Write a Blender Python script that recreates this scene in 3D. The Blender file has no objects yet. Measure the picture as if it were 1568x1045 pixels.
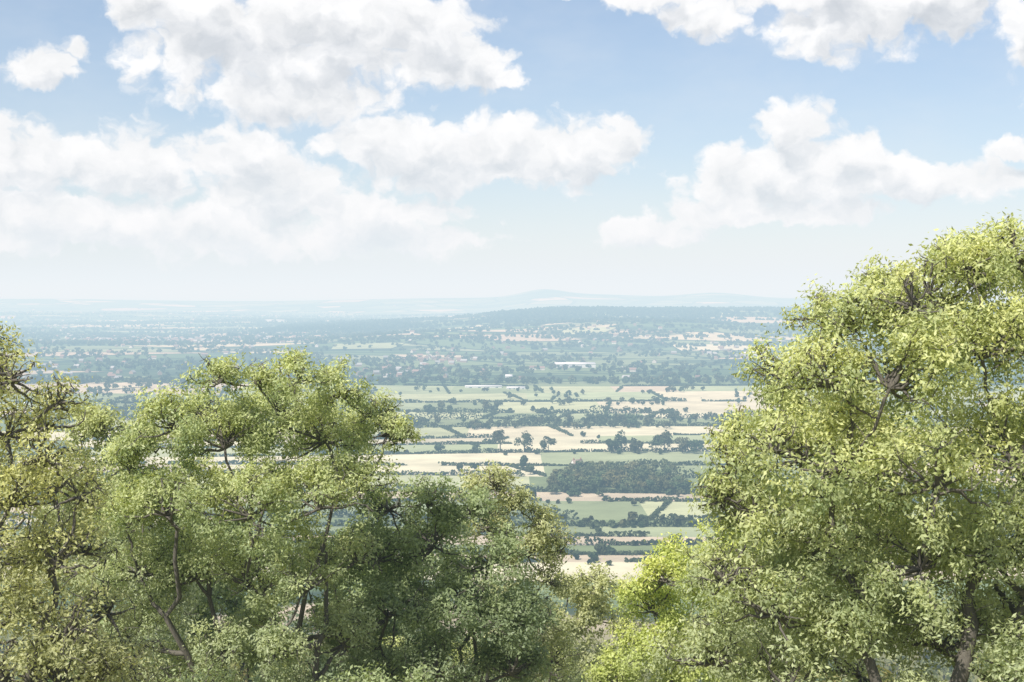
import bpy, math, numpy as np
from mathutils import Vector
R = np.random.RandomState(7)
scene = bpy.context.scene
EYE = 150.0

# ------------------------------------------------------------------ helpers
def norm(v):
    return v / np.maximum(np.linalg.norm(v, axis=-1, keepdims=True), 1e-9)
def rdir(n, rs=R):
    return norm(rs.normal(size=(n, 3)))
def sstep(a, b, x):
    t = np.clip((x - a) / (b - a), 0, 1); return t * t * (3 - 2 * t)

def terr(x, y):
    x = np.asarray(x, float); y = np.asarray(y, float)
    t = np.clip(1 - np.maximum(y, 0) / 650.0, 0, 1)
    z = 148.4 * t ** 1.7
    A = sstep(-1500, 900, x)
    z = z + 90 * A * np.exp(-((y - 6300 - 0.1 * x) / 1200) ** 2) * (1 + .09 * np.sin(x / 330 + .6) + .05 * np.sin(x / 140 + 1) - .12 * np.exp(-((x - 700) / 250) ** 2))
    z = z + 42 * np.exp(-((y - 4700) / 450) ** 2) * np.exp(-((x - 450) / 520) ** 2)
    z = z + 26 * np.exp(-((y - 4300) / 380) ** 2) * np.exp(-((x + 250) / 300) ** 2)
    z = z + 24 * np.exp(-((y - 9500) / 900) ** 2) * (1 + .5 * np.sin(x / 800))
    z = z + (8 * np.sin(x / 500 + 1) * np.sin(y / 700) + 8) * sstep(2700, 4200, y)
    z = z + np.exp(-((y - 13000) / 1200) ** 2) * (123 + 11 * np.sin(x / 1500 + .5) + 8 * np.sin(x / 620 + 2)
        + 66 * np.exp(-((x - 275) / 280) ** 2) + 34 * np.exp(-((x - 800) / 540) ** 2) + 52 * np.exp(-((x - 1830) / 390) ** 2))
    z = z + np.exp(-((y - 30000) / 3000) ** 2) * (165 + 45 * np.sin(x / 5200) + 20 * np.sin(x / 1900 + 1))
    return z

def make_mesh(name, verts, quads, cols=None, mat=None, parent=None, smooth=False):
    me = bpy.data.meshes.new(name)
    n, m = len(verts), len(quads)
    me.vertices.add(n); me.vertices.foreach_set('co', np.ascontiguousarray(verts, np.float32).ravel())
    me.loops.add(4 * m); me.loops.foreach_set('vertex_index', np.ascontiguousarray(quads, np.int32).ravel())
    me.polygons.add(m); me.polygons.foreach_set('loop_start', np.arange(m, dtype=np.int32) * 4)
    me.update(calc_edges=True)
    if smooth: me.polygons.foreach_set('use_smooth', np.ones(m, bool))
    if cols is not None:
        a = me.attributes.new('tint', 'FLOAT_COLOR', 'FACE')
        c = np.ones((m, 4), np.float32); c[:, :3] = cols
        a.data.foreach_set('color', c.ravel())
    if mat: me.materials.append(mat)
    ob = bpy.data.objects.new(name, me); scene.collection.objects.link(ob)
    if parent: ob.parent = parent
    return ob
def empty(name, loc=(0, 0, 0)):
    e = bpy.data.objects.new(name, None); scene.collection.objects.link(e); e.location = loc
    e.empty_display_size = .5
    return e

# ------------------------------------------------------------------ node helpers
class NT:
    def __init__(s, nt): s.nt = nt
    def new(s, t, **kw):
        n = s.nt.nodes.new(t)
        for k, v in kw.items(): setattr(n, k, v)
        return n
    def put(s, sock, v):
        if isinstance(v, bpy.types.NodeSocket): s.nt.links.new(v, sock)
        elif v is not None: sock.default_value = v
    def m(s, op, a, b=None, c=None, clamp=False):
        n = s.new('ShaderNodeMath', operation=op); n.use_clamp = clamp
        for i, v in enumerate((a, b, c)): s.put(n.inputs[i], v)
        return n.outputs[0]
    def v(s, op, a, b=None, c=None, scale=None):
        n = s.new('ShaderNodeVectorMath', operation=op)
        for i, x in enumerate((a, b, c)): s.put(n.inputs[i], x)
        if scale is not None: s.put(n.inputs['Scale'], scale)
        return n.outputs['Value'] if op in ('LENGTH', 'DOT_PRODUCT') else n.outputs[0]
    def ss(s, x, a, b, lo=0., hi=1., typ='SMOOTHSTEP'):
        n = s.new('ShaderNodeMapRange', interpolation_type=typ)
        s.put(n.inputs[0], x)
        for i, v in enumerate((a, b, lo, hi)): n.inputs[i + 1].default_value = v
        return n.outputs[0]
    def noise(s, vec, scale, detail=4, rough=.5):
        n = s.new('ShaderNodeTexNoise'); s.put(n.inputs['Vector'], vec)
        n.inputs['Scale'].default_value = scale; n.inputs['Detail'].default_value = detail; n.inputs['Roughness'].default_value = rough
        return n
    def mix(s, f, a, b):
        n = s.new('ShaderNodeMix', data_type='RGBA'); s.put(n.inputs[0], f)
        s.put(n.inputs[6], a if not isinstance(a, tuple) else (*a, 1)); s.put(n.inputs[7], b if not isinstance(b, tuple) else (*b, 1))
        return n.outputs[2]
def newmat(name):
    m = bpy.data.materials.new(name); m.use_nodes = True; m.node_tree.nodes.clear()
    return m, NT(m.node_tree)

def leaf_mat(name, trans=.35, gloss=.05, rough=.45):
    m, g = newmat(name)
    at = g.new('ShaderNodeAttribute', attribute_name='tint'); col = at.outputs['Color']
    p = g.new('ShaderNodeBsdfDiffuse'); g.put(p.inputs[0], col)
    t = g.new('ShaderNodeBsdfTranslucent'); g.put(t.inputs[0], g.v('MULTIPLY', col, (1.18, 1.14, .65)))
    mx = g.new('ShaderNodeMixShader'); mx.inputs[0].default_value = trans
    g.put(mx.inputs[1], p.outputs[0]); g.put(mx.inputs[2], t.outputs[0]); out = mx.outputs[0]
    if gloss:
        gl = g.new('ShaderNodeBsdfGlossy'); gl.inputs['Roughness'].default_value = rough; gl.inputs[0].default_value = (1, 1, 1, 1)
        m2 = g.new('ShaderNodeMixShader'); m2.inputs[0].default_value = gloss; g.put(m2.inputs[1], out); g.put(m2.inputs[2], gl.outputs[0]); out = m2.outputs[0]
    o = g.new('ShaderNodeOutputMaterial'); g.put(o.inputs[0], out)
    return m
def tint_mat(name, nscale=.05, amp=.15, rough=.9):
    m, g = newmat(name)
    at = g.new('ShaderNodeAttribute', attribute_name='tint')
    geo = g.new('ShaderNodeNewGeometry')
    nz = g.noise(geo.outputs['Position'], nscale, 5, .65)
    f = g.ss(nz.outputs[0], .3, .7, 1 - amp, 1 + amp, 'LINEAR')
    col = g.v('SCALE', at.outputs['Color'], scale=f)
    p = g.new('ShaderNodeBsdfDiffuse'); g.put(p.inputs[0], col)
    o = g.new('ShaderNodeOutputMaterial'); g.put(o.inputs[0], p.outputs[0])
    return m
LEAF = leaf_mat('leaf', .4, .025, .5); FARLEAF = leaf_mat('distant_foliage', .2, 0)
FIELD = tint_mat('crop_field', .02, .18); PAINT = tint_mat('building_surfaces', .5, .08, .7)
bm_, g = newmat('bark')
geo = g.new('ShaderNodeNewGeometry'); nz = g.noise(g.v('MULTIPLY', geo.outputs['Position'], (9, 9, 2.)), 1.5, 6, .7)
p = g.new('ShaderNodeBsdfPrincipled'); g.put(p.inputs['Base Color'], g.mix(nz.outputs[0], (.045, .04, .033), (.26, .235, .195))); p.inputs['Roughness'].default_value = .9
bp = g.new('ShaderNodeBump'); bp.inputs['Distance'].default_value = .04; g.put(bp.inputs['Height'], nz.outputs[0]); g.put(p.inputs['Normal'], bp.outputs[0])
o = g.new('ShaderNodeOutputMaterial'); g.put(o.inputs[0], p.outputs[0]); BARK = bm_

# ------------------------------------------------------------------ ground sheet
rad = np.concatenate([[0.01], np.geomspace(2, 650, 110), np.geomspace(655, 12000, 420), np.geomspace(12200, 95000, 130)])
ang = np.concatenate([np.radians(np.linspace(-36, 36, 420)), np.radians(np.linspace(37, 323, 120))])
rr, aa = np.meshgrid(rad, ang, indexing='ij')
gx = rr * np.sin(aa); gy = rr * np.cos(aa)
gz = terr(gx, gy)
gv = np.stack([gx, gy, gz], -1).reshape(-1, 3)
nr, na = rr.shape
i, j = np.meshgrid(np.arange(nr - 1), np.arange(na), indexing='ij')
j2 = (j + 1) % na
gq = np.stack([i * na + j, (i + 1) * na + j, (i + 1) * na + j2, i * na + j2], -1).reshape(-1, 4)[:, ::-1]
gm, g = newmat('countryside_ground')
geo = g.new('ShaderNodeNewGeometry'); pos = geo.outputs['Position']
wz = g.noise(pos, .0006, 2)
pv = g.v('ADD', pos, g.v('SCALE', wz.outputs['Color'], scale=700.))
pv = g.v('MULTIPLY', pv, (1 / 360., 1 / 230., 0))
vo = g.new('ShaderNodeTexVoronoi', voronoi_dimensions='2D'); g.put(vo.inputs['Vector'], pv); vo.inputs['Scale'].default_value = 1
ve = g.new('ShaderNodeTexVoronoi', voronoi_dimensions='2D', feature='DISTANCE_TO_EDGE'); g.put(ve.inputs['Vector'], pv); ve.inputs['Scale'].default_value = 1
sp = g.new('ShaderNodeSeparateColor'); g.put(sp.inputs[0], vo.outputs['Color'])
cr = g.new('ShaderNodeValToRGB'); cr.color_ramp.interpolation = 'CONSTANT'; g.put(cr.inputs[0], sp.outputs[0])
pal = [(0, (.12, .17, .08)), (.2, (.18, .23, .11)), (.36, (.09, .13, .06)), (.5, (.22, .26, .14)), (.62, (.58, .51, .35)), (.74, (.14, .19, .09)), (.86, (.50, .41, .30)), (.93, (.30, .33, .20))]
els = cr.color_ramp.elements
els[0].position = 0; els[0].color = (*pal[0][1], 1); els[1].position = pal[1][0]; els[1].color = (*pal[1][1], 1)
for q_, c_ in pal[2:]:
    e = els.new(q_); e.color = (*c_, 1)
nzf = g.noise(pos, .03, 5, .7)
c = g.v('SCALE', cr.outputs[0], scale=g.ss(nzf.outputs[0], .3, .7, .85, 1.15, 'LINEAR'))
edge = g.ss(ve.outputs['Distance'], .03, .07, 1., 0.)
c = g.mix(edge, c, (.05, .07, .035))
wn = g.noise(g.v('MULTIPLY', pos, (1, 1.6, 1)), .0022, 5, .6)
c = g.mix(g.ss(wn.outputs[0], .52, .58, 0, .85), c, (.05, .075, .04))
spz = g.new('ShaderNodeSeparateXYZ'); g.put(spz.inputs[0], pos)
gr = g.noise(pos, .6, 6, .7)
grass = g.mix(gr.outputs[0], (.10, .12, .04), (.34, .31, .14))
c = g.mix(g.ss(spz.outputs[1], 560, 700), grass, c)
p = g.new('ShaderNodeBsdfDiffuse'); g.put(p.inputs[0], c)
o = g.new('ShaderNodeOutputMaterial'); g.put(o.inputs[0], p.outputs[0])
make_mesh('ground', gv, gq, None, gm, smooth=True)

# ------------------------------------------------------------------ distant trees / hedges
def far_trees(x, y, h, w, F, qs, col, rs=R, trunk=True, S=7, z=None):
    """T trees, F leaf clumps each, vectorised"""
    x = np.asarray(x, float); y = np.asarray(y, float); T = len(x)
    h = np.broadcast_to(h, (T,)).astype(float); w = np.broadcast_to(w, (T,)).astype(float)
    if z is None: z = terr(x, y)
    so = norm(rs.normal(size=(T, S, 3))) * rs.uniform(.35, .68, (T, S, 1))
    sr = rs.uniform(.34, .5, (T, S))
    k = rs.randint(0, S, (T, F)); ti = np.arange(T)[:, None]
    d = norm(rs.normal(size=(T, F, 3)) + np.array([0, 0, .25]))
    u = so[ti, k] + d * (sr[ti, k] * rs.uniform(.6, 1.08, (T, F)))[..., None]
    half = np.stack([w / 2, w / 2, h * .47], -1)[:, None, :]
    c = np.stack([x, y, z + h * .53], -1)[:, None, :]
    P = c + u * half
    nrm = norm(d + rs.normal(size=d.shape) * .45)
    t = norm(np.cross(nrm, rs.normal(size=d.shape))); b = np.cross(nrm, t)
    s = (np.broadcast_to(qs, (T,))[:, None] * rs.uniform(.6, 1.3, (T, F)))[..., None] * .5
    V = np.stack([P - t * s - b * s * .7, P + t * s * .8 - b * s, P + t * s + b * s * .8, P - t * s * .7 + b * s], 2).reshape(-1, 3)
    C = (np.asarray(col) if np.ndim(col) == 2 else np.tile(np.asarray(col), (T, 1)))
    C = C[:, None, :] * rs.uniform(.75, 1.3, (T, F, 1)) * (1 + rs.normal(size=(T, 1, 1)) * .12)
    C = C.reshape(-1, 3)
    if trunk:
        tw = h * .025
        for (ax, ay) in ((1, 0), (0, 1)):
            q = np.stack([np.stack([x - ax * tw, y - ay * tw, z - .5], -1), np.stack([x + ax * tw, y + ay * tw, z - .5], -1),
                          np.stack([x + ax * tw * .7, y + ay * tw * .7, z + h * .5], -1), np.stack([x - ax * tw * .7, y - ay * tw * .7, z + h * .5], -1)], 1)
            V = np.concatenate([V, q.reshape(-1, 3)]); C = np.concatenate([C, np.tile([.08, .07, .05], (T, 1))])
    return V, C
def emit(name, parts, mat):
    V = np.concatenate([p[0] for p in parts]); C = np.concatenate([np.clip(p[1], 0, 1) for p in parts])
    return make_mesh(name, V, np.arange(len(V)).reshape(-1, 4), C, mat)

def D(py): return 326700.0 / (py - 455.0)        # viewing depression -> distance table for field rows
DARK = np.array([.07, .09, .045])
hed = []; trees = []
def hedge(xs, ys, hh=2.8, per=5., qs=1.5, gaps=.35):
    seg = np.hypot(np.diff(xs), np.diff(ys)); L = seg.sum()
    n = int(L * per)
    if n < 4: return
    s = R.uniform(0, L, n); cs = np.concatenate([[0], np.cumsum(seg)])
    p1, p2 = R.uniform(0, 6, 2)
    g_ = np.sin(s / 47 + p1) + np.sin(s / 19 + p2) * .7 + np.sin(s / 131 + p2)
    s = s[g_ > -1.9 + gaps * 2.6]; n = len(s)
    if n < 4: return
    x = np.interp(s, cs, xs); y = np.interp(s, cs, ys)
    ph = R.uniform(0, 6)
    H = hh * (1 + .3 * np.sin(s / 23 + ph) + .25 * np.sin(s / 7.3 + ph * 2)) * (1 + .6 * (np.sin(s / 61 + ph) > .8))
    P = np.stack([x + R.normal(size=n) * .8, y + R.normal(size=n) * .8, terr(x, y) + H * R.uniform(0.05, 1, n)], -1)
    nrm = norm(R.normal(size=(n, 3)) + [0, -.4, .4]); t = norm(np.cross(nrm, R.normal(size=(n, 3)))); b = np.cross(nrm, t)
    q = (qs * R.uniform(.6, 1.3, n))[:, None] * .5
    V = np.stack([P - t * q - b * q, P + t * q - b * q, P + t * q + b * q, P - t * q + b * q], 1).reshape(-1, 3)
    hed.append((V, DARK * R.uniform(.8, 1.3, (n, 1))))

# rows of fields: (row edge table, [(right limit as bearing in thousandths, colour)...])
ST = (.55, .50, .35); SB = (.61, .57, .40); PK = (.52, .44, .32); PG = (.34, .38, .22); OG = (.25, .29, .16); DG = (.18, .22, .11); SG = (.42, .44, .26)
PALS = [ST, PG, OG, SG, PK, DG, SB]; GRN = [PG, OG, DG, OG, SG, DG, PK]
rows = [(590, [(-40, PG), (20, OG), (68, SG), (110, PK), (200, PG)]), (602, [(10, SG), (100, PG), (200, ST)]), (617, [(-60, PG), (-10, OG), (60, SG), (200, ST)]),
        (631, [(-20, SG), (30, OG), (90, PG), (200, SB)]), (643, [(200, OG)]), (656, [(-30, SG), (40, ST), (200, SB)]), (671, [(-20, ST), (60, SB), (200, PG)]), (683, [(-10, PG), (200, SB)]), (696, [(20, SB), (200, PG)]),
        (713, [(22, SB), (200, OG)]), (731, [(12, SG), (200, DG)]), (757, [(200, PK)]), (771, [(90, OG), (200, SG)]), (797, [(200, DG)]), (809, [(60, OG), (200, PG)]),
        (824, [(200, PK)]), (835, [(200, DG)]), (850, [(200, PK)]), (864, [(200, SB)]), (893, None)]
par = {}
for py, _ in rows:
    par[py] = (R.uniform(-.07, .07), R.uniform(0, 6), R.uniform(.4, 1.2))
def bound(py, x):
    sl, ph, am = par[py]
    d = D(py); k = d / 1500.
    return d + sl * x * .9 * min(1., k) + am * 19 * k * k * np.sin(x / (150 * k) + ph)
FV, FC = [], []
for r in range(len(rows) - 1):
    far, near = rows[r][0], rows[r + 1][0]; d = D(far)
    spec = rows[r][1]
    xs = [-2600]
    while xs[-1] < -.2 * d: xs.append(xs[-1] + R.uniform(90, 330))
    xs = [x for x in xs if x < -.12 * d]
    PL = GRN if far < 640 else PALS
    cuts = [(x, PL[R.randint(7)]) for x in xs[1:]]
    for (b, c_) in spec: cuts.append((b / 1000. * d, c_))
    x = cuts[-1][0]
    while x < 2600:
        x += R.uniform(90, 330); cuts.append((x, PL[R.randint(7)]))
    x0 = -2600
    for (x1, c_) in cuts:
        if x1 <= x0 + 1: continue
        n = max(2, int((x1 - x0) / 40) + 1)
        X = np.linspace(x0, x1, n)
        yf = bound(far, X); yn = np.minimum(bound(near, X), yf)
        c_ = np.array(c_) * R.uniform(.9, 1.08)
        for k in range(2):
            a = yn + (yf - yn) * k / 2; b = yn + (yf - yn) * (k + 1) / 2
            for q in range(n - 1):
                zz = .12 + r * .004 + float(terr(0, max(a.min(), 651)))
                FV += [(X[q], a[q], zz), (X[q + 1], a[q + 1], zz), (X[q + 1], b[q + 1], zz), (X[q], b[q], zz)]
                FC.append(c_ * (1 + .05 * k))
        if x1 < 2500 and R.rand() < .8 and abs(x1) < .4 * d:
            hedge(np.array([x1, x1 + R.uniform(-40, 40)]), np.array([float(bound(near, x1)), float(bound(far, x1))]), 2.8, 4)
        x0 = x1
    X = np.linspace(-.42 * d - 60, .42 * d + 60, 60)
    hb = {643: 5, 656: 4.8, 797: 4.2, 757: 4, 809: 4., 631: 4.2, 731: 4, 696: 3.2}.get(far, 2.5)
    gp = {643: 0, 656: .1, 797: .1, 809: .1, 757: .2, 671: .7}.get(far, .2 if far > 660 else .35)
    if far not in (602,):
        hedge(X, bound(far, X), hb * (1 if far > 660 else 1.1), 6 if far > 640 else 4.5, 1.5 if far > 640 else 2.0, gp)
# stubble fields out on the ridge and plain beyond
for (px_, d, wx, wy, c_) in [(715, 5000, 200, 330, SB), (735, 5080, 90, 380, SB), (840, 4900, 120, 260, ST), (550, 7500, 190, 800, SB), (1110, 3950, 270, 230, SB), (1150, 5500, 300, 400, PK), (640, 5150, 110, 230, ST),
                            (900, 4450, 160, 160, SG), (1000, 4900, 240, 200, PG), (760, 4500, 260, 160, PK), (500, 7900, 160, 700, ST), (660, 3500, 160, 130, PK), (1080, 5700, 200, 300, SG), (930, 5600, 260, 250, PG),
                            (450, 4900, 150, 250, PK), (180, 6900, 400, 500, ST), (330, 8200, 500, 500, ST), (60, 7600, 300, 500, PG), (400, 6300, 260, 300, SG), (170, 2330, 60, 70, ST), (270, 2350, 60, 60, ST), (560, 3900, 180, 200, PG)]:
    x = (px_ - 784) / 2178. * d; nn = 7
    sk = R.uniform(-.3, .3); U, W_ = np.meshgrid(np.linspace(-.5, .5, nn), np.linspace(-.5, .5, nn), indexing='ij')
    X = x + U * wx * (1 + .25 * W_) + W_ * wy * sk; Y = d + W_ * wy * (1 - .3 * U) + U * wx * R.uniform(-.3, .3); Z = terr(X, Y) + 1.6
    for a in range(nn - 1):
        for b in range(nn - 1):
            FV += [(X[i_, j_], Y[i_, j_], Z[i_, j_]) for i_, j_ in ((a, b), (a + 1, b), (a + 1, b + 1), (a, b + 1))]; FC.append(np.array(c_))
make_mesh('crop_fields', np.array(FV), np.arange(len(FV)).reshape(-1, 4), np.array(FC), FIELD)

def cols(n, base=DARK):
    b = np.array(base)[None] * R.uniform(.8, 1.35, (n, 1)); b[:, 0] *= R.uniform(.85, 1.3, n); return b
def B(px, d): return (px - 784) / 2178. * d
def row_trees(lst, F=700, qs=1.35):
    x = []; y = []; h = []; w = []
    for px, base, hp, wp in lst:
        d = D(base); x.append(B(px, d)); y.append(d); h.append(hp / 2178 * d); w.append(wp / 2178 * d)
    trees.append(far_trees(x, y, np.array(h), np.array(w), F, qs, cols(len(x))))
row_trees([(766, 694, 37, 35), (803, 694, 38, 34), (840, 694, 25, 28), (937, 695, 26, 26), (952, 693, 34, 26), (974, 695, 28, 26), (1005, 695, 31, 28), (1018, 693, 38, 30),
           (1046, 695, 26, 28), (1068, 696, 24, 28), (727, 694, 12, 14), (672, 694, 14, 20), (703, 722, 14, 12), (726, 722, 13, 12), (800, 722, 26, 20), (812, 728, 18, 18),
           (966, 806, 24, 26), (985, 806, 16, 20), (1040, 806, 14, 24), (920, 852, 22, 22), (935, 852, 14, 18), (900, 806, 12, 18), (1035, 835, 16, 24), (660, 634, 16, 14), (674, 634, 18, 14), (689, 634, 14, 12),
           (745, 630, 18, 16), (760, 631, 14, 14), (965, 655, 20, 30), (880, 762, 14, 24), (812, 768, 22, 26), (800, 775, 20, 26)], 600)
def line_trees(py, x0, x1, n, hp, jit=3, F=90, qs=1.8):
    d = D(py); cc = R.uniform(x0, x1, max(3, n // 6)); px = np.where(R.rand(n) < .25, R.uniform(x0, x1, n), cc[R.randint(0, len(cc), n)] + R.normal(size=n) * 16)
    yy = d + R.normal(size=n) * jit * d / 400
    h = R.uniform(.5, 1.25, n) * hp / 2178 * d
    trees.append(far_trees(B(px, yy), yy, h, h * R.uniform(.8, 1.4, n), F, qs, cols(n)))
line_trees(656, 560, 1150, 60, 12); line_trees(650, 600, 1120, 60, 12); line_trees(645, 900, 1130, 50, 13); line_trees(634, 560, 1130, 26, 10)
line_trees(620, 560, 1150, 34, 10, 5); line_trees(608, 560, 1150, 24, 8, 8); line_trees(600, 560, 1160, 24, 8, 5); line_trees(671, 560, 1130, 10, 8); line_trees(696, 560, 1100, 14, 9)
line_trees(797, 800, 1120, 16, 10); line_trees(809, 830, 1120, 24, 12); line_trees(771, 790, 1120, 16, 9); line_trees(757, 830, 1080, 34, 16); line_trees(835, 860, 1100, 12, 10); line_trees(864, 850, 1100, 14, 10)
for q_ in (595, 604, 615, 626, 640): line_trees(q_, 80, 560, 60, 11, 8)
# copse right of centre
n = 200; yy = R.uniform(1085, 1225, n); t = (yy - 1085) / 140; px = 840 + R.uniform(0, 1, n) * 225
keep = (px > 835 + 60 * np.abs(t - .3)) & (px < 1060 - 90 * t * R.uniform(.3, 1, n)); yy = yy[keep]; px = px[keep]; h = R.uniform(5, 12, len(px))
trees.append(far_trees(B(px, yy), yy, h, h * 1.2, 200, 1.3, cols(len(px), (.11, .135, .065))))
emit('hedgerows', hed, FARLEAF); emit('field_trees', trees, FARLEAF)

# wooded belt and far hedgerow trees
fw = []
n = 5200; d = 2440 * np.exp(R.uniform(0, 1, n) ** 1.25 * math.log(4600 / 2440)); b = R.uniform(-.42, .42, n)
k = np.sin(b * 40 + d / 170) + np.sin(b * 17 - d / 90 + 2) + R.normal(size=n) * .8
s = (k > -.1) | (d < 2520); d = d[s]; b = b[s]; n = len(d); h = R.uniform(6, 13, n)
fw.append(far_trees(b * d, d, h, h * R.uniform(1, 1.7, n), 34, 3.6, cols(n), trunk=False))
nl = 460
for q in range(nl):
    d0 = 4000 * math.exp(R.uniform(0, 1) * math.log(11500 / 4000)); b0 = R.uniform(-.4, .4); L = R.uniform(100, 700) * d0 / 5000
    n = int(L / 16); t = R.uniform(-.5, .5, n) * L; a = R.normal() * .12
    if q % 4 == 0: a = R.uniform(-1.3, 1.3)
    x = b0 * d0 + t * math.cos(a); y = d0 + t * math.sin(a); h = R.uniform(6, 12, n) * (1 + .4 * (d0 > 7000))
    fw.append(far_trees(x, y, h, h * R.uniform(1, 1.8, n), 14, 6., cols(n), trunk=False, S=4))
n = 8500; x = R.uniform(-1000, 2600, n); y = 6150 + .1 * x + R.normal(size=n) * 450 - 180
s = (np.sin(x / 240) + np.sin(x / 97 + 1) + np.sin(y / 160 + x / 300) + R.normal(size=n) * .5) > -.6; x = x[s]; y = y[s]; n = len(x)
fw.append(far_trees(x, y, R.uniform(11, 19, n), 20, 16, 8., cols(n, (.04, .058, .03)), trunk=False, S=4))
emit('distant_woodland', fw, FARLEAF)

# hillside woodland below the viewpoint
hw = []
n = 620; y = 88 + R.uniform(0, 1, n) ** .8 * 560; x = R.uniform(-.5, .5, n) * y
h = R.uniform(9, 15, n); lim = 150 - terr(x, y) - .235 * y; b = x / y
lim = np.where(b < -.03, 99, lim); lim = np.where(b > .13, 99, lim)
s = ~((y > 560) & (b > -.05)); x, y, h, lim = x[s], y[s], h[s], lim[s]; n = len(x)
h = np.minimum(h, np.maximum(lim, 4))
# extra stand filling the slope to the left
ye = R.uniform(95, 190, 60); xe = R.uniform(-.3, -.06, 60) * ye; x = np.concatenate([x, xe]); y = np.concatenate([y, ye]); h = np.concatenate([h, R.uniform(12, 17, 60)])
nearm = y < 190
hc = lambda n: np.array([.25, .29, .12])[None] * R.uniform(.7, 1.4, (n, 1)) * np.stack([R.uniform(.8, 1.3, n), np.ones(n), np.ones(n)], -1)
hw.append(far_trees(x[nearm], y[nearm], h[nearm], h[nearm] * 1.05, 2600, .55, hc(nearm.sum())))
hw.append(far_trees(x[~nearm], y[~nearm], h[~nearm], h[~nearm] * 1.25, 450, 1.1, hc((~nearm).sum())))
emit('hillside_woodland', hw, LEAF)

# ------------------------------------------------------------------ houses
def houses(x, y, w, l, h, rot, wall, roof):
    n = len(x); z = terr(x, y) - .3
    base = np.array([[-.5, -.5, 0], [.5, -.5, 0], [.5, .5, 0], [-.5, .5, 0], [-.5, -.5, 1], [.5, -.5, 1], [.5, .5, 1], [-.5, .5, 1], [-.5, 0, 1.75], [.5, 0, 1.75],
                     [-.54, -.58, .93], [.54, -.58, .93], [.54, .58, .93], [-.54, .58, .93], [-.54, 0, 1.82], [.54, 0, 1.82]])
    F = np.array([[0, 1, 5, 4], [2, 3, 7, 6], [1, 2, 6, 5], [3, 0, 4, 7], [7, 4, 8, 8], [5, 6, 9, 9], [10, 11, 15, 14], [12, 13, 14, 15]])
    V = base[None] * np.stack([l, w, h], -1)[:, None]
    c, s = np.cos(rot)[:, None], np.sin(rot)[:, None]
    X = V[..., 0] * c - V[..., 1] * s + x[:, None]; Y = V[..., 0] * s + V[..., 1] * c + y[:, None]; Z = V[..., 2] + z[:, None]
    quadsV = np.stack([X, Y, Z], -1)[:, F, :]
    quadsV[:, 4:6, 3, 2] -= .02
    C = np.empty((n, 8, 3)); C[:, :6] = wall[:, None]; C[:, 6:] = roof[:, None]
    return quadsV.reshape(-1, 3), C.reshape(-1, 3)
hp = []
def town(px, py, sx, sy, n, white=.3):
    n = int(n * .6)
    pyy = np.clip(py + R.normal(size=n) * sy, 482, 582); d = D(pyy) ; x = B(px + R.normal(size=n) * sx, d)
    sc = np.maximum(1, d / 6500)
    wl = np.where(R.rand(n, 1) < white, [[.62, .6, .55]], [[.32, .24, .19]]) * R.uniform(.8, 1.1, (n, 1))
    rf = np.where(R.rand(n, 1) < .35, [[.36, .36, .36]], [[.26, .18, .15]]) * R.uniform(.7, 1.2, (n, 1))
    hp.append(houses(x, d, R.uniform(7, 10, n) * sc, R.uniform(8, 15, n) * sc, R.uniform(4, 5, n), R.uniform(-.6, .6, n) + (R.rand(n) < .3) * 1.5, wl, rf))
town(180, 524, 70, 4, 190); town(330, 522, 80, 5, 150); town(80, 500, 120, 8, 160, .6); town(420, 520, 60, 6, 90); town(660, 553, 30, 5, 50); town(600, 572, 50, 6, 30)
town(960, 532, 60, 5, 50, .5); town(1120, 545, 40, 6, 40, .5); town(100, 560, 120, 14, 70); town(300, 560, 120, 14, 60, .5); town(800, 560, 150, 14, 40, .5); town(250, 488, 200, 4, 160, .8); town(700, 540, 160, 12, 40, .5)
emit('distant_town_houses', hp, PAINT)

def box(name, parent, c, s, col, rot=0):
    x, y, z = s[0] / 2, s[1] / 2, s[2] / 2
    v = np.array([[a * x, b * y, d_ * z] for d_ in (-1, 1) for a, b in ((-1, -1), (1, -1), (1, 1), (-1, 1))])
    q = np.array([[3, 2, 1, 0], [4, 5, 6, 7], [0, 1, 5, 4], [1, 2, 6, 5], [2, 3, 7, 6], [3, 0, 4, 7]])
    ob = make_mesh(name, v, q, np.tile(col, (6, 1)), PAINT, parent); ob.location = c; return ob
def gable_roof(name, parent, z, l, w, rise, col):
    t = .25
    v = np.array([[-l / 2, -w / 2, 0], [l / 2, -w / 2, 0], [l / 2, 0, rise], [-l / 2, 0, rise], [l / 2, w / 2, 0], [-l / 2, w / 2, 0],
                  [-l / 2, -w / 2, -t], [l / 2, -w / 2, -t], [l / 2, 0, rise - t], [-l / 2, 0, rise - t], [l / 2, w / 2, -t], [-l / 2, w / 2, -t]])
    q = np.array([[0, 1, 2, 3], [3, 2, 4, 5], [7, 6, 9, 8], [8, 9, 11, 10], [0, 6, 7, 1], [5, 4, 10, 11], [1, 7, 8, 2], [2, 8, 10, 4], [3, 9, 6, 0], [5, 11, 9, 3]])
    ob = make_mesh(name, v, q, np.tile(col, (10, 1)), PAINT, parent); ob.location = (0, 0, z)
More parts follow.
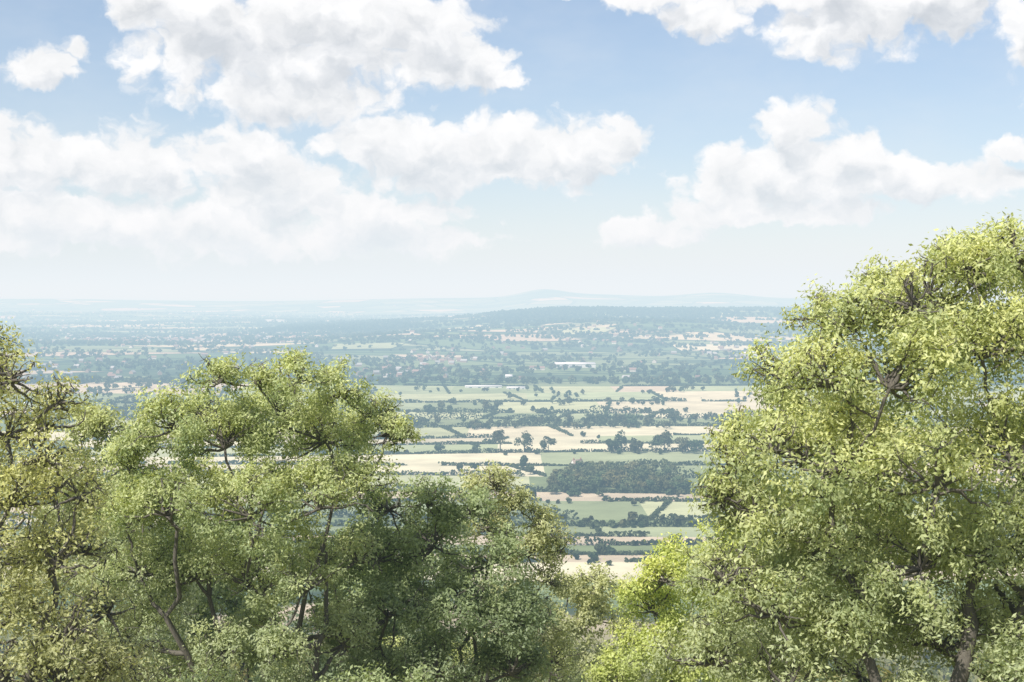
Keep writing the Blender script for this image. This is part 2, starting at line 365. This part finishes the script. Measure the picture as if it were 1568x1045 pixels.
def gable_body(name, parent, l, w, h, rise, col):
    v = np.array([[-l / 2, -w / 2, 0], [l / 2, -w / 2, 0], [l / 2, w / 2, 0], [-l / 2, w / 2, 0], [-l / 2, -w / 2, h], [l / 2, -w / 2, h], [l / 2, w / 2, h], [-l / 2, w / 2, h], [-l / 2, 0, h + rise], [l / 2, 0, h + rise]])
    me = bpy.data.meshes.new(name); me.from_pydata(v.tolist(), [], [(0, 1, 5, 4), (1, 2, 6, 9, 5), (2, 3, 7, 6), (3, 0, 4, 8, 7)])
    a = me.attributes.new('tint', 'FLOAT_COLOR', 'FACE')
    for f in range(4): a.data[f].color = (*col, 1)
    me.materials.append(PAINT); ob = bpy.data.objects.new(name, me); scene.collection.objects.link(ob); ob.parent = parent
e = empty('white_cottage', (B(884, 1225), 1225, 2.4)); e.rotation_euler[2] = .5; e.scale = (.85,) * 3
gable_body('walls', e, 11, 7, 5, 3.4, (.78, .77, .73)); gable_roof('roof', e, 4.75, 11.8, 8.0, 3.9, (.3, .24, .2))
box('chimney', e, (-4, 0, 9), (1, 1, 2.6), (.35, .2, .15)); box('chimney_right', e, (4.2, 0, 9), (1, 1, 2.6), (.35, .2, .15))
for xx in (-3.6, 0, 3.6):
    box('upper_window', e, (xx, -3.51, 3.8), (1.2, .1, 1.1), (.05, .06, .07))
    if xx: box('lower_window', e, (xx, -3.51, 1.5), (1.3, .1, 1.2), (.05, .06, .07))
box('door', e, (0, -3.51, 1.05), (1, .1, 2.1), (.12, .2, .15))
def shed(px, py, l, w, h, col=(.66, .67, .68)):
    d = D(py); e = empty('white_warehouse', (B(px, d), d, float(terr(B(px, d), d)))); e.rotation_euler[2] = .08
    gable_body('walls', e, l, w, h, h * .35, col); gable_roof('roof', e, h - .2, l + 1, w + 1.4, h * .4, (.7, .71, .72))
    for k in range(4): box('loading_door', e, (-l * .36 + k * l * .24, -w / 2 - .02, h * .33), (l * .07, .15, h * .6), (.25, .28, .32))
shed(880, 563, 85, 40, 8); shed(779, 583, 12, 12, 8); shed(1155, 546, 60, 30, 7); shed(740, 594, 60, 20, 3); shed(790, 596, 30, 18, 3); shed(420, 498, 110, 50, 9)

# ------------------------------------------------------------------ near trees
def tube(path, rad_, sides, V, Q, off):
    path = np.asarray(path); n = len(path)
    T = norm(np.gradient(path, axis=0)); ref = np.array([.3, .9, .1]); 
    U = norm(np.cross(T, ref)); W = np.cross(T, U)
    a = np.linspace(0, 2 * math.pi, sides, endpoint=False)
    ring = path[:, None] + (U[:, None] * np.cos(a)[None, :, None] + W[:, None] * np.sin(a)[None, :, None]) * np.asarray(rad_)[:, None, None]
    V.append(ring.reshape(-1, 3))
    i, j = np.meshgrid(np.arange(n - 1), np.arange(sides), indexing='ij'); j2 = (j + 1) % sides
    Q.append(np.stack([i * sides + j, i * sides + j2, (i + 1) * sides + j2, (i + 1) * sides + j], -1).reshape(-1, 4) + off)
    return off + n * sides
def limb(a, b, rs, bow=.2, n=8, wob=.05):
    a = np.asarray(a); b = np.asarray(b); L = np.linalg.norm(b - a)
    c = a * .5 + b * .5 + np.array([0, 0, 1.]) * L * bow * -.2 + rs.normal(size=3) * L * .08
    t = np.linspace(0, 1, n)[:, None]
    p = (1 - t) ** 2 * a + 2 * t * (1 - t) * c + t * t * b
    p[1:-1] += rs.normal(size=(n - 2, 3)) * L * wob * .4
    return p
def tree(name, x, d, unit, lobes, pal, seed, dens=9., leaf=(.13, .05), K=12, depthR=None, trunk_r=.26, spread=.13, drop=.1, gap=.3, stems=2):
    rs = np.random.RandomState(seed)
    z0 = float(terr(x, d)); E = empty(name, (0, 0, 0))
    K = int(K * 1.22); leaf = (leaf[0] * .87, leaf[1] * .9)
    L2 = []
    xs = [l[0] for l in lobes]; half = max(abs(min(xs)), abs(max(xs)), 60) * unit
    dr = depthR or half * .75
    for (lx, lz, r) in lobes:
        f = math.sqrt(max(.1, 1 - min(1, abs(lx * unit) / (half * 1.15)) ** 2))
        m = 2 if r > 55 else 1
        for k in range(m):
            dy = (rs.uniform(-.95, -.15) if k == 0 else rs.uniform(.1, .9)) * dr * f
            sc = 1 if k == 0 else .9
            L2.append((np.array([x + lx * unit + rs.normal() * .1, d + dy, EYE + lz * unit * (1 + .3 * dy / d)]), r * unit * sc))
    V, Q, off = [], [], 0
    zc = min(l[0][2] for l in L2); top = max(l[0][2] for l in L2)
    zf = z0 + (top - z0) * .62
    tp = limb((x, d - dr * .25, z0 - .4), (x + rs.normal() * .5, d - dr * .25, zf), rs, 0, 12, .05)
    off = tube(tp, np.linspace(trunk_r * 1.1, trunk_r * .4, 12), 10, V, Q, off)
    nodes = [(p, trunk_r * (1 - .5 * k / 12)) for k, p in enumerate(tp) if k >= 3]
    for s_ in range(stems):
        k0 = 2 + s_; sg = (-1) ** s_
        e_ = np.array([x + sg * half * rs.uniform(.3, .55), d - dr * rs.uniform(.2, .6), z0 + (top - z0) * rs.uniform(.6, .78)])
        sp_ = limb(tp[k0], e_, rs, .4, 10, .05); off = tube(sp_, np.linspace(trunk_r * .7, trunk_r * .22, 10), 8, V, Q, off)
        nodes += [(p, trunk_r * .7 * (1 - .6 * k / 10)) for k, p in enumerate(sp_) if k >= 2]
    order = sorted(range(len(L2)), key=lambda k: np.linalg.norm(L2[k][0] - np.array([x, d, zf * .6 + z0 * .4])))
    pos, out, lob = [], [], []
    ph = rs.uniform(0, 6, 6)
    for k in order:
        c, r = L2[k]
        best = min(nodes, key=lambda nd: np.linalg.norm(nd[0] - c) + max(0, nd[0][2] - c[2] + r * .3) * 2.0)
        pth = limb(best[0], c, rs, .3)
        r0 = min(best[1] * .8, .07 + .026 * np.linalg.norm(best[0] - c))
        off = tube(pth, np.linspace(r0, max(.04, r0 * .45), len(pth)), 7, V, Q, off)
        for q in range(3, len(pth)): nodes.append((pth[q], r0 * (1 - .5 * q / 8)))
        ns = 15
        dd = rdir(ns, rs); dd[:, 2] = np.where(dd[:, 2] < -.5, -dd[:, 2], dd[:, 2])
        sc_ = c + dd * (r * rs.uniform(.5, 1.02, ns))[:, None] * np.array([1, 1, .9]); sr = r * rs.uniform(.2, .45, ns)
        for q in range(ns):
            bp_ = limb(c, sc_[q], rs, .2, 5, .12); off = tube(bp_, np.linspace(.045, .014, 5), 4, V, Q, off)
            for w_ in range(3):
                e_ = sc_[q] + rdir(1, rs)[0] * sr[q] * 1.05
                off = tube(np.array([sc_[q], (sc_[q] + e_) / 2 + rs.normal(size=3) * .04, e_]), np.array([.015, .011, .006]), 3, V, Q, off)
            if rs.rand() < drop: continue
            n_ = max(4, int(dens * 4 * math.pi * sr[q] ** 2))
            d3 = rdir(n_, rs); pp = sc_[q] + d3 * (sr[q] * rs.uniform(.4, 1.15, n_))[:, None]
            gg = np.sin(pp[:, 0] * 3.1 + ph[0]) * np.sin(pp[:, 2] * 3.6 + ph[1]) + np.sin(pp[:, 1] * 2.6 + ph[2] + pp[:, 0]) * np.sin(pp[:, 2] * 1.7 + ph[3])
            kp = gg > -1.4 + gap * 1.6 * rs.rand(n_) + gap
            pp = pp[kp]; d3 = d3[kp]
            if len(pp) == 0: continue
            pos.append(pp); out.append(norm(pp - c + d3 * .3)); lob.append(np.full(len(pp), rs.uniform(-1, 1)))
    make_mesh('trunk_and_limbs', np.concatenate(V), np.concatenate(Q), None, BARK, E, smooth=True)
    pos = np.concatenate(pos); out = np.concatenate(out); lob = np.concatenate(lob); n = len(pos)
    sn = norm(out * .65 + np.array([-.12, -.13, .48]) + rs.normal(size=(n, 3)) * .42)
    P = np.repeat(pos, K, 0) + rs.normal(size=(n * K, 3)) * spread * np.array([1, 1, .8]); N_ = n * K
    ln = norm(np.repeat(sn, K, 0) + rs.normal(size=(N_, 3)) * .42)
    ld = norm(np.cross(ln, rs.normal(size=(N_, 3)))); ld = norm(ld + np.array([0, 0, -.45])); sd = norm(np.cross(ln, ld)); ln = np.cross(ld, sd)
    Ls = (leaf[0] * rs.uniform(.65, 1.3, N_))[:, None]; Ws = (leaf[1] * rs.uniform(.7, 1.3, N_))[:, None] * .5
    mid = P + ld * Ls * .5 - ln * Ls * .08
    VV = np.stack([P, mid + sd * Ws, P + ld * Ls, mid - sd * Ws], 1).reshape(-1, 3)
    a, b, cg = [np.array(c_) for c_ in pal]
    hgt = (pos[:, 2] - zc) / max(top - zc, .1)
    t = np.clip(.36 + .3 * out[:, 2] + .3 * lob + .4 * (hgt - .4) + rs.normal(size=n) * .18, 0, 1)  # yellow young tips, plus top highlights and inner shade put into the tint
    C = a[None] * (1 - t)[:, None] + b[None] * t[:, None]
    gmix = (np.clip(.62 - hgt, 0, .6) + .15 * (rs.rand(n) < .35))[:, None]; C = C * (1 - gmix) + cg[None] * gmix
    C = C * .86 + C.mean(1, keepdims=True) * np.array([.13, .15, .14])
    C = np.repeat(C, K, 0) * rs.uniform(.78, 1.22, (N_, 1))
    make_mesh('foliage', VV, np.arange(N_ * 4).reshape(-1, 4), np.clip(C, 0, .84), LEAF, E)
    print(name, N_)

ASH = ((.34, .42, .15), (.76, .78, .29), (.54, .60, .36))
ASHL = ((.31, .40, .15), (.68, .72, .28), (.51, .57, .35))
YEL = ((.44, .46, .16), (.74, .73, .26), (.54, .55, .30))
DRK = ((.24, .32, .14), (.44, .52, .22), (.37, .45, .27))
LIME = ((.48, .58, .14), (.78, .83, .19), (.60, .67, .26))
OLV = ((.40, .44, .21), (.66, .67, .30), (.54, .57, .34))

# big ash on the right
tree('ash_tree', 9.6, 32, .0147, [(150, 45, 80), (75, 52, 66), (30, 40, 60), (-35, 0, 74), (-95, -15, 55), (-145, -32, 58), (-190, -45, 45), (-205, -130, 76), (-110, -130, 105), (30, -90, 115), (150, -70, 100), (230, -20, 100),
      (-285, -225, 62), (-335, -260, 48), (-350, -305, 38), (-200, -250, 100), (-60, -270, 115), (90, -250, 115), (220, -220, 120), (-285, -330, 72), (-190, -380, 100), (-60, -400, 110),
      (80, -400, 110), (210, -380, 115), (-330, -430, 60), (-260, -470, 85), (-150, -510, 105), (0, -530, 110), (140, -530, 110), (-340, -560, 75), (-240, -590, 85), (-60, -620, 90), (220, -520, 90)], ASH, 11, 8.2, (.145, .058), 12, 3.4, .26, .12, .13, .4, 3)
# main ash left of centre
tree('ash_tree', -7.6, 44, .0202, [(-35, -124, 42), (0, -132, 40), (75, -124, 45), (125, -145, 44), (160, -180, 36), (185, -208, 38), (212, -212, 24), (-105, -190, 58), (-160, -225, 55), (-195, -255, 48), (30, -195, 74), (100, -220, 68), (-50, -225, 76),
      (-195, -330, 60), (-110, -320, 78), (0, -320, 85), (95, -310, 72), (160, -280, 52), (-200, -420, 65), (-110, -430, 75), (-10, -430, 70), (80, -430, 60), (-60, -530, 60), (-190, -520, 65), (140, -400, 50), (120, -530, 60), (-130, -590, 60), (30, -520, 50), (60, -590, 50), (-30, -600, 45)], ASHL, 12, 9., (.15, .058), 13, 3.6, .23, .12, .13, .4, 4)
# darker tree in the middle
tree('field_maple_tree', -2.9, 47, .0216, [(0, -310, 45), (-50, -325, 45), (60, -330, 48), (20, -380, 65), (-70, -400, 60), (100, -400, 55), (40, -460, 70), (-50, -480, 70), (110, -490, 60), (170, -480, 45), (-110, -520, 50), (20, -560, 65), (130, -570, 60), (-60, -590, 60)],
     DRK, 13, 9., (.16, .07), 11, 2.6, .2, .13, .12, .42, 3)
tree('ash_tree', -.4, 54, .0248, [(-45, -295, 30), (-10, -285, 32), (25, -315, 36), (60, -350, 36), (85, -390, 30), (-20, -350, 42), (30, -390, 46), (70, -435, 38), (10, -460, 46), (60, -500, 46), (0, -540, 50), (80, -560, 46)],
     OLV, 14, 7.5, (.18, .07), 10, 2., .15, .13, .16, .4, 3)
# yellowing tree at the left edge
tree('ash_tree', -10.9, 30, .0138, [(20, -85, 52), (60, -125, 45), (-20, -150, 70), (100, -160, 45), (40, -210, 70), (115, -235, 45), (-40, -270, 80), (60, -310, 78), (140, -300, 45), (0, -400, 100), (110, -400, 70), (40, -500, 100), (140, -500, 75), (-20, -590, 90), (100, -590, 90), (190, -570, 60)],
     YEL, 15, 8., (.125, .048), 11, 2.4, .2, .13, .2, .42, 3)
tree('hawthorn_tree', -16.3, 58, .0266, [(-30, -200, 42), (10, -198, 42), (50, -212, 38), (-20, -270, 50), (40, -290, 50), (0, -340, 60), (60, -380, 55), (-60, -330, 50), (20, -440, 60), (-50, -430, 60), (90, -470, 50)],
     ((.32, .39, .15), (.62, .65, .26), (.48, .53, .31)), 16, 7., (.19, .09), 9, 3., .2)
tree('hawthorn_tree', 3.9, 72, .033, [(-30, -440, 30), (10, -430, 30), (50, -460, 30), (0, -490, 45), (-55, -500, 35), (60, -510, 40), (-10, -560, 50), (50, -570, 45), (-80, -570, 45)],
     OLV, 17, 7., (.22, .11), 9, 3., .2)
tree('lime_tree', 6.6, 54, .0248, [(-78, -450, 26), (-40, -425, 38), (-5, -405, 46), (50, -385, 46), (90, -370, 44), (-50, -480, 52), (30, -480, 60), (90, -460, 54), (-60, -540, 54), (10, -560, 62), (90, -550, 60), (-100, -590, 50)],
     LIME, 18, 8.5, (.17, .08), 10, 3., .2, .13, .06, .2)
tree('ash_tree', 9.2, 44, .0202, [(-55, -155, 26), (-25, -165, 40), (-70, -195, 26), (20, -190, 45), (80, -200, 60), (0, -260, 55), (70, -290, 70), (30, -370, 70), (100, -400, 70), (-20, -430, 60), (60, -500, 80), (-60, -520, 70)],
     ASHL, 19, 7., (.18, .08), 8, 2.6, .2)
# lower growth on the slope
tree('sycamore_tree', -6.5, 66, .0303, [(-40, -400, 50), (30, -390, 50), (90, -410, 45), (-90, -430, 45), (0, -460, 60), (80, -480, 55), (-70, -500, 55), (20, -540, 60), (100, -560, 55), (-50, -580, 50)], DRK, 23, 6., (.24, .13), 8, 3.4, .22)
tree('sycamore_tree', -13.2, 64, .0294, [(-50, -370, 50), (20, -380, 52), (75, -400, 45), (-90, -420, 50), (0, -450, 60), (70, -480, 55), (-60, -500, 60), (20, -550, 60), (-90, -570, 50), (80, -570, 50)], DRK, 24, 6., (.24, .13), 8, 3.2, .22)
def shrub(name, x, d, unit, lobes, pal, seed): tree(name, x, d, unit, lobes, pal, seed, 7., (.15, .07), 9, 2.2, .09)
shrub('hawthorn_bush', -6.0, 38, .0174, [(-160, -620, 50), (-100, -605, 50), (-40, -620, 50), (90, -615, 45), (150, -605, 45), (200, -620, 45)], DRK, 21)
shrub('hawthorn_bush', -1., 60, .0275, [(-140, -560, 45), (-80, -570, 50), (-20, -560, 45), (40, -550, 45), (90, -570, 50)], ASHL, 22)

# ------------------------------------------------------------------ haze (thin homogeneous aerosol layer; its emission stands in for scattered light)
hm, g = newmat('aerial_haze')
SG_ = 2.4e-4; sr_, sg_, sb_ = .57, .83, 1.0
ab = g.new('ShaderNodeVolumeAbsorption'); ab.inputs['Color'].default_value = (1 - sr_, 1 - sg_, 0, 1); ab.inputs['Density'].default_value = SG_
em = g.new('ShaderNodeEmission'); em.inputs[0].default_value = (.86 * sr_, .905 * sg_, .94 * sb_, 1); em.inputs[1].default_value = SG_
ad = g.new('ShaderNodeAddShader'); g.put(ad.inputs[0], ab.outputs[0]); g.put(ad.inputs[1], em.outputs[0])
o = g.new('ShaderNodeOutputMaterial'); g.put(o.inputs['Volume'], ad.outputs[0])
hs = 100000.; lo, hi = -60., 370.
v = np.array([[a * hs, b * hs, z] for z in (lo, hi) for a, b in ((-1, -1), (1, -1), (1, 1), (-1, 1))])
make_mesh('atmospheric_haze', v, np.array([[3, 2, 1, 0], [4, 5, 6, 7], [0, 1, 5, 4], [1, 2, 6, 5], [2, 3, 7, 6], [3, 0, 4, 7]]), None, hm)

# ------------------------------------------------------------------ sun and sky
SAZ, SEL = math.radians(-140), math.radians(50)
S = Vector((math.sin(SAZ) * math.cos(SEL), math.cos(SAZ) * math.cos(SEL), math.sin(SEL)))
sl = bpy.data.lights.new('sun', 'SUN'); sl.energy = 5; sl.angle = math.radians(.53); sl.color = (1, .96, .89)
so = bpy.data.objects.new('sun', sl); so.rotation_euler = S.to_track_quat('Z', 'Y').to_euler(); so.location = (-50, -50, 300); scene.collection.objects.link(so)

w = bpy.data.worlds.new('World'); scene.world = w; w.use_nodes = True; w.node_tree.nodes.clear(); w.name = 'sky'
w.cycles.sampling_method = 'NONE'
g = NT(w.node_tree)
sky = g.new('ShaderNodeTexSky', sky_type='NISHITA', sun_disc=False); sky.sun_elevation = SEL; sky.sun_rotation = SAZ % (2 * math.pi); sky.air_density = 1.; sky.dust_density = .6; sky.altitude = 200
tc = g.new('ShaderNodeTexCoord'); dirv = tc.outputs['Generated']
sx = g.new('ShaderNodeSeparateXYZ'); g.put(sx.inputs[0], dirv)
az = g.m('MULTIPLY', g.m('ARCTAN2', sx.outputs[0], sx.outputs[1]), 2178.)
el = g.m('MULTIPLY', g.m('ARCSINE', sx.outputs[2]), 2178.)
cb = g.new('ShaderNodeCombineXYZ'); g.put(cb.inputs[0], az); g.put(cb.inputs[1], el); q0 = cb.outputs[0]
# cumulus masses: bearing, elevation, half-width, half-height (arc units of 1/2178 rad)
CL = [(-454, 385, 150, 85), (-304, 385, 190, 98), (-144, 385, 125, 88), (-54, 350, 70, 48), (-10, 327, 38, 18), (-334, 300, 180, 42), (-540, 420, 60, 60),
      (-724, 198, 150, 60), (-564, 193, 140, 62), (-424, 205, 90, 58), (-364, 165, 150, 66), (-214, 235, 90, 46), (-124, 212, 130, 68), (-24, 222, 105, 60), (66, 222, 115, 60), (170, 237, 60, 46),
      (-224, 125, 180, 42), (-684, 112, 260, 52), (-434, 95, 240, 44), (-180, 85, 170, 28),
      (426, 245, 80, 50), (370, 175, 130, 56), (486, 195, 145, 60), (636, 172, 140, 40), (396, 130, 200, 24), (206, 95, 85, 30), (290, 120, 70, 22),
      (216, 452, 100, 24), (296, 415, 75, 32), (516, 410, 125, 60), (466, 445, 220, 36), (646, 430, 150, 60), (766, 365, 52, 80),
      (-684, 335, 64, 32), (-648, 362, 30, 24), (740, 210, 32, 16), (46, 452, 45, 10)]
wn1 = g.noise(q0, 1 / 70., 4, .6)
wv = g.v('SCALE', g.v('SUBTRACT', wn1.outputs['Color'], (.5, .5, .5)), scale=80.)
wv = g.v('MULTIPLY', wv, (1, .75, 0))
def field(q):
    mm = None
    for a, e, ra, re in CL:
        k = 1.12 if ra > 50 else 1.0
        l = g.v('LENGTH', g.v('MULTIPLY_ADD', q, (1 / ra / k, 1 / re / k, 0), (-a / ra / k, -e / re / k, 0)))
        mm = l if mm is None else g.m('SMOOTH_MIN', mm, l, .2)
    return g.m('SUBTRACT', 1., mm)
def fbm(q, det):
    return g.noise(g.v('MULTIPLY', q, (1, 1.25, 0)), 1 / 85., det, .55).outputs[0]
def billow(q):
    n = g.new('ShaderNodeTexVoronoi', voronoi_dimensions='2D', feature='F1'); g.put(n.inputs['Vector'], g.v('MULTIPLY', q, (1, 1.2, 0)))
    n.inputs['Scale'].default_value = 1 / 44.; n.inputs['Detail'].default_value = 1.5; n.inputs['Roughness'].default_value = .55
    return n.outputs['Distance']
qa = g.v('ADD', q0, wv)
gen = g.noise(g.v('MULTIPLY', dirv, (1, 1, 2.2)), 3.2, 2, .5).outputs[0]
out1 = g.m('MAXIMUM', g.ss(g.m('ABSOLUTE', az), 850, 1050), g.ss(el, 500, 640))
genF = g.m('ADD', g.m('MULTIPLY', g.m('SUBTRACT', gen, .5), 5.), g.m('MULTIPLY_ADD', out1, 4., -4.))
def total(q, det):
    f = g.m('MAXIMUM', field(q), genF)
    f = g.m('MAXIMUM', f, -1.2); f = g.m('MINIMUM', f, .7)
    nn_ = fbm(q, det)
    nz_ = g.m('MULTIPLY', g.m('SUBTRACT', nn_, .5), 1.6)
    bl = g.m('MULTIPLY', g.m('SUBTRACT', .4, billow(q)), .3)
    return g.m('ADD', g.m('ADD', f, nz_), bl), nn_
d0, n0 = total(qa, 8)
d1, n1 = total(g.v('ADD', qa, (-10, 34, 0)), 5)
alpha = g.ss(d0, -.04, .32)
shade = g.ss(d1, .1, 1.0)
lowd = g.ss(el, 60, 200, .6, 1.)
shade = g.m('MULTIPLY', shade, lowd)
bright = g.m('MULTIPLY', g.m('SUBTRACT', n0, n1), .45)
ccol = g.mix(shade, (1.0, 1.0, 1.0), (.66, .675, .715))
ccol = g.v('SCALE', ccol, scale=g.m('MULTIPLY_ADD', bright, 1., 1.))
ccol = g.v('SCALE', ccol, scale=10.)
veil = g.ss(g.noise(g.v('MULTIPLY', q0, (1, 2, 0)), 1 / 260., 4, .6).outputs[0], .35, .75, .05, .26)
skyb = g.v('MULTIPLY', sky.outputs[0], (1.2, 1.17, 1.28))
skyc = g.mix(veil, skyb, (8., 8.4, 8.9))
fin = g.mix(g.m('MULTIPLY', alpha, .97), skyc, ccol)
bg = g.new('ShaderNodeBackground'); g.put(bg.inputs[0], fin); bg.inputs[1].default_value = .1
o = g.new('ShaderNodeOutputWorld'); g.put(o.inputs[0], bg.outputs[0])

# ------------------------------------------------------------------ camera
cam = bpy.data.cameras.new('camera'); cam.lens = 50; cam.sensor_width = 36; cam.clip_end = 300000; cam.clip_start = .1
co = bpy.data.objects.new('camera', cam); co.location = (0, 0, EYE); co.rotation_euler = (math.radians(90 - 1.775), 0, 0)
scene.collection.objects.link(co); scene.camera = co
scene.view_settings.view_transform = 'Standard'
try: scene.view_settings.look = 'None'
except Exception: pass
scene.view_settings.exposure = 0
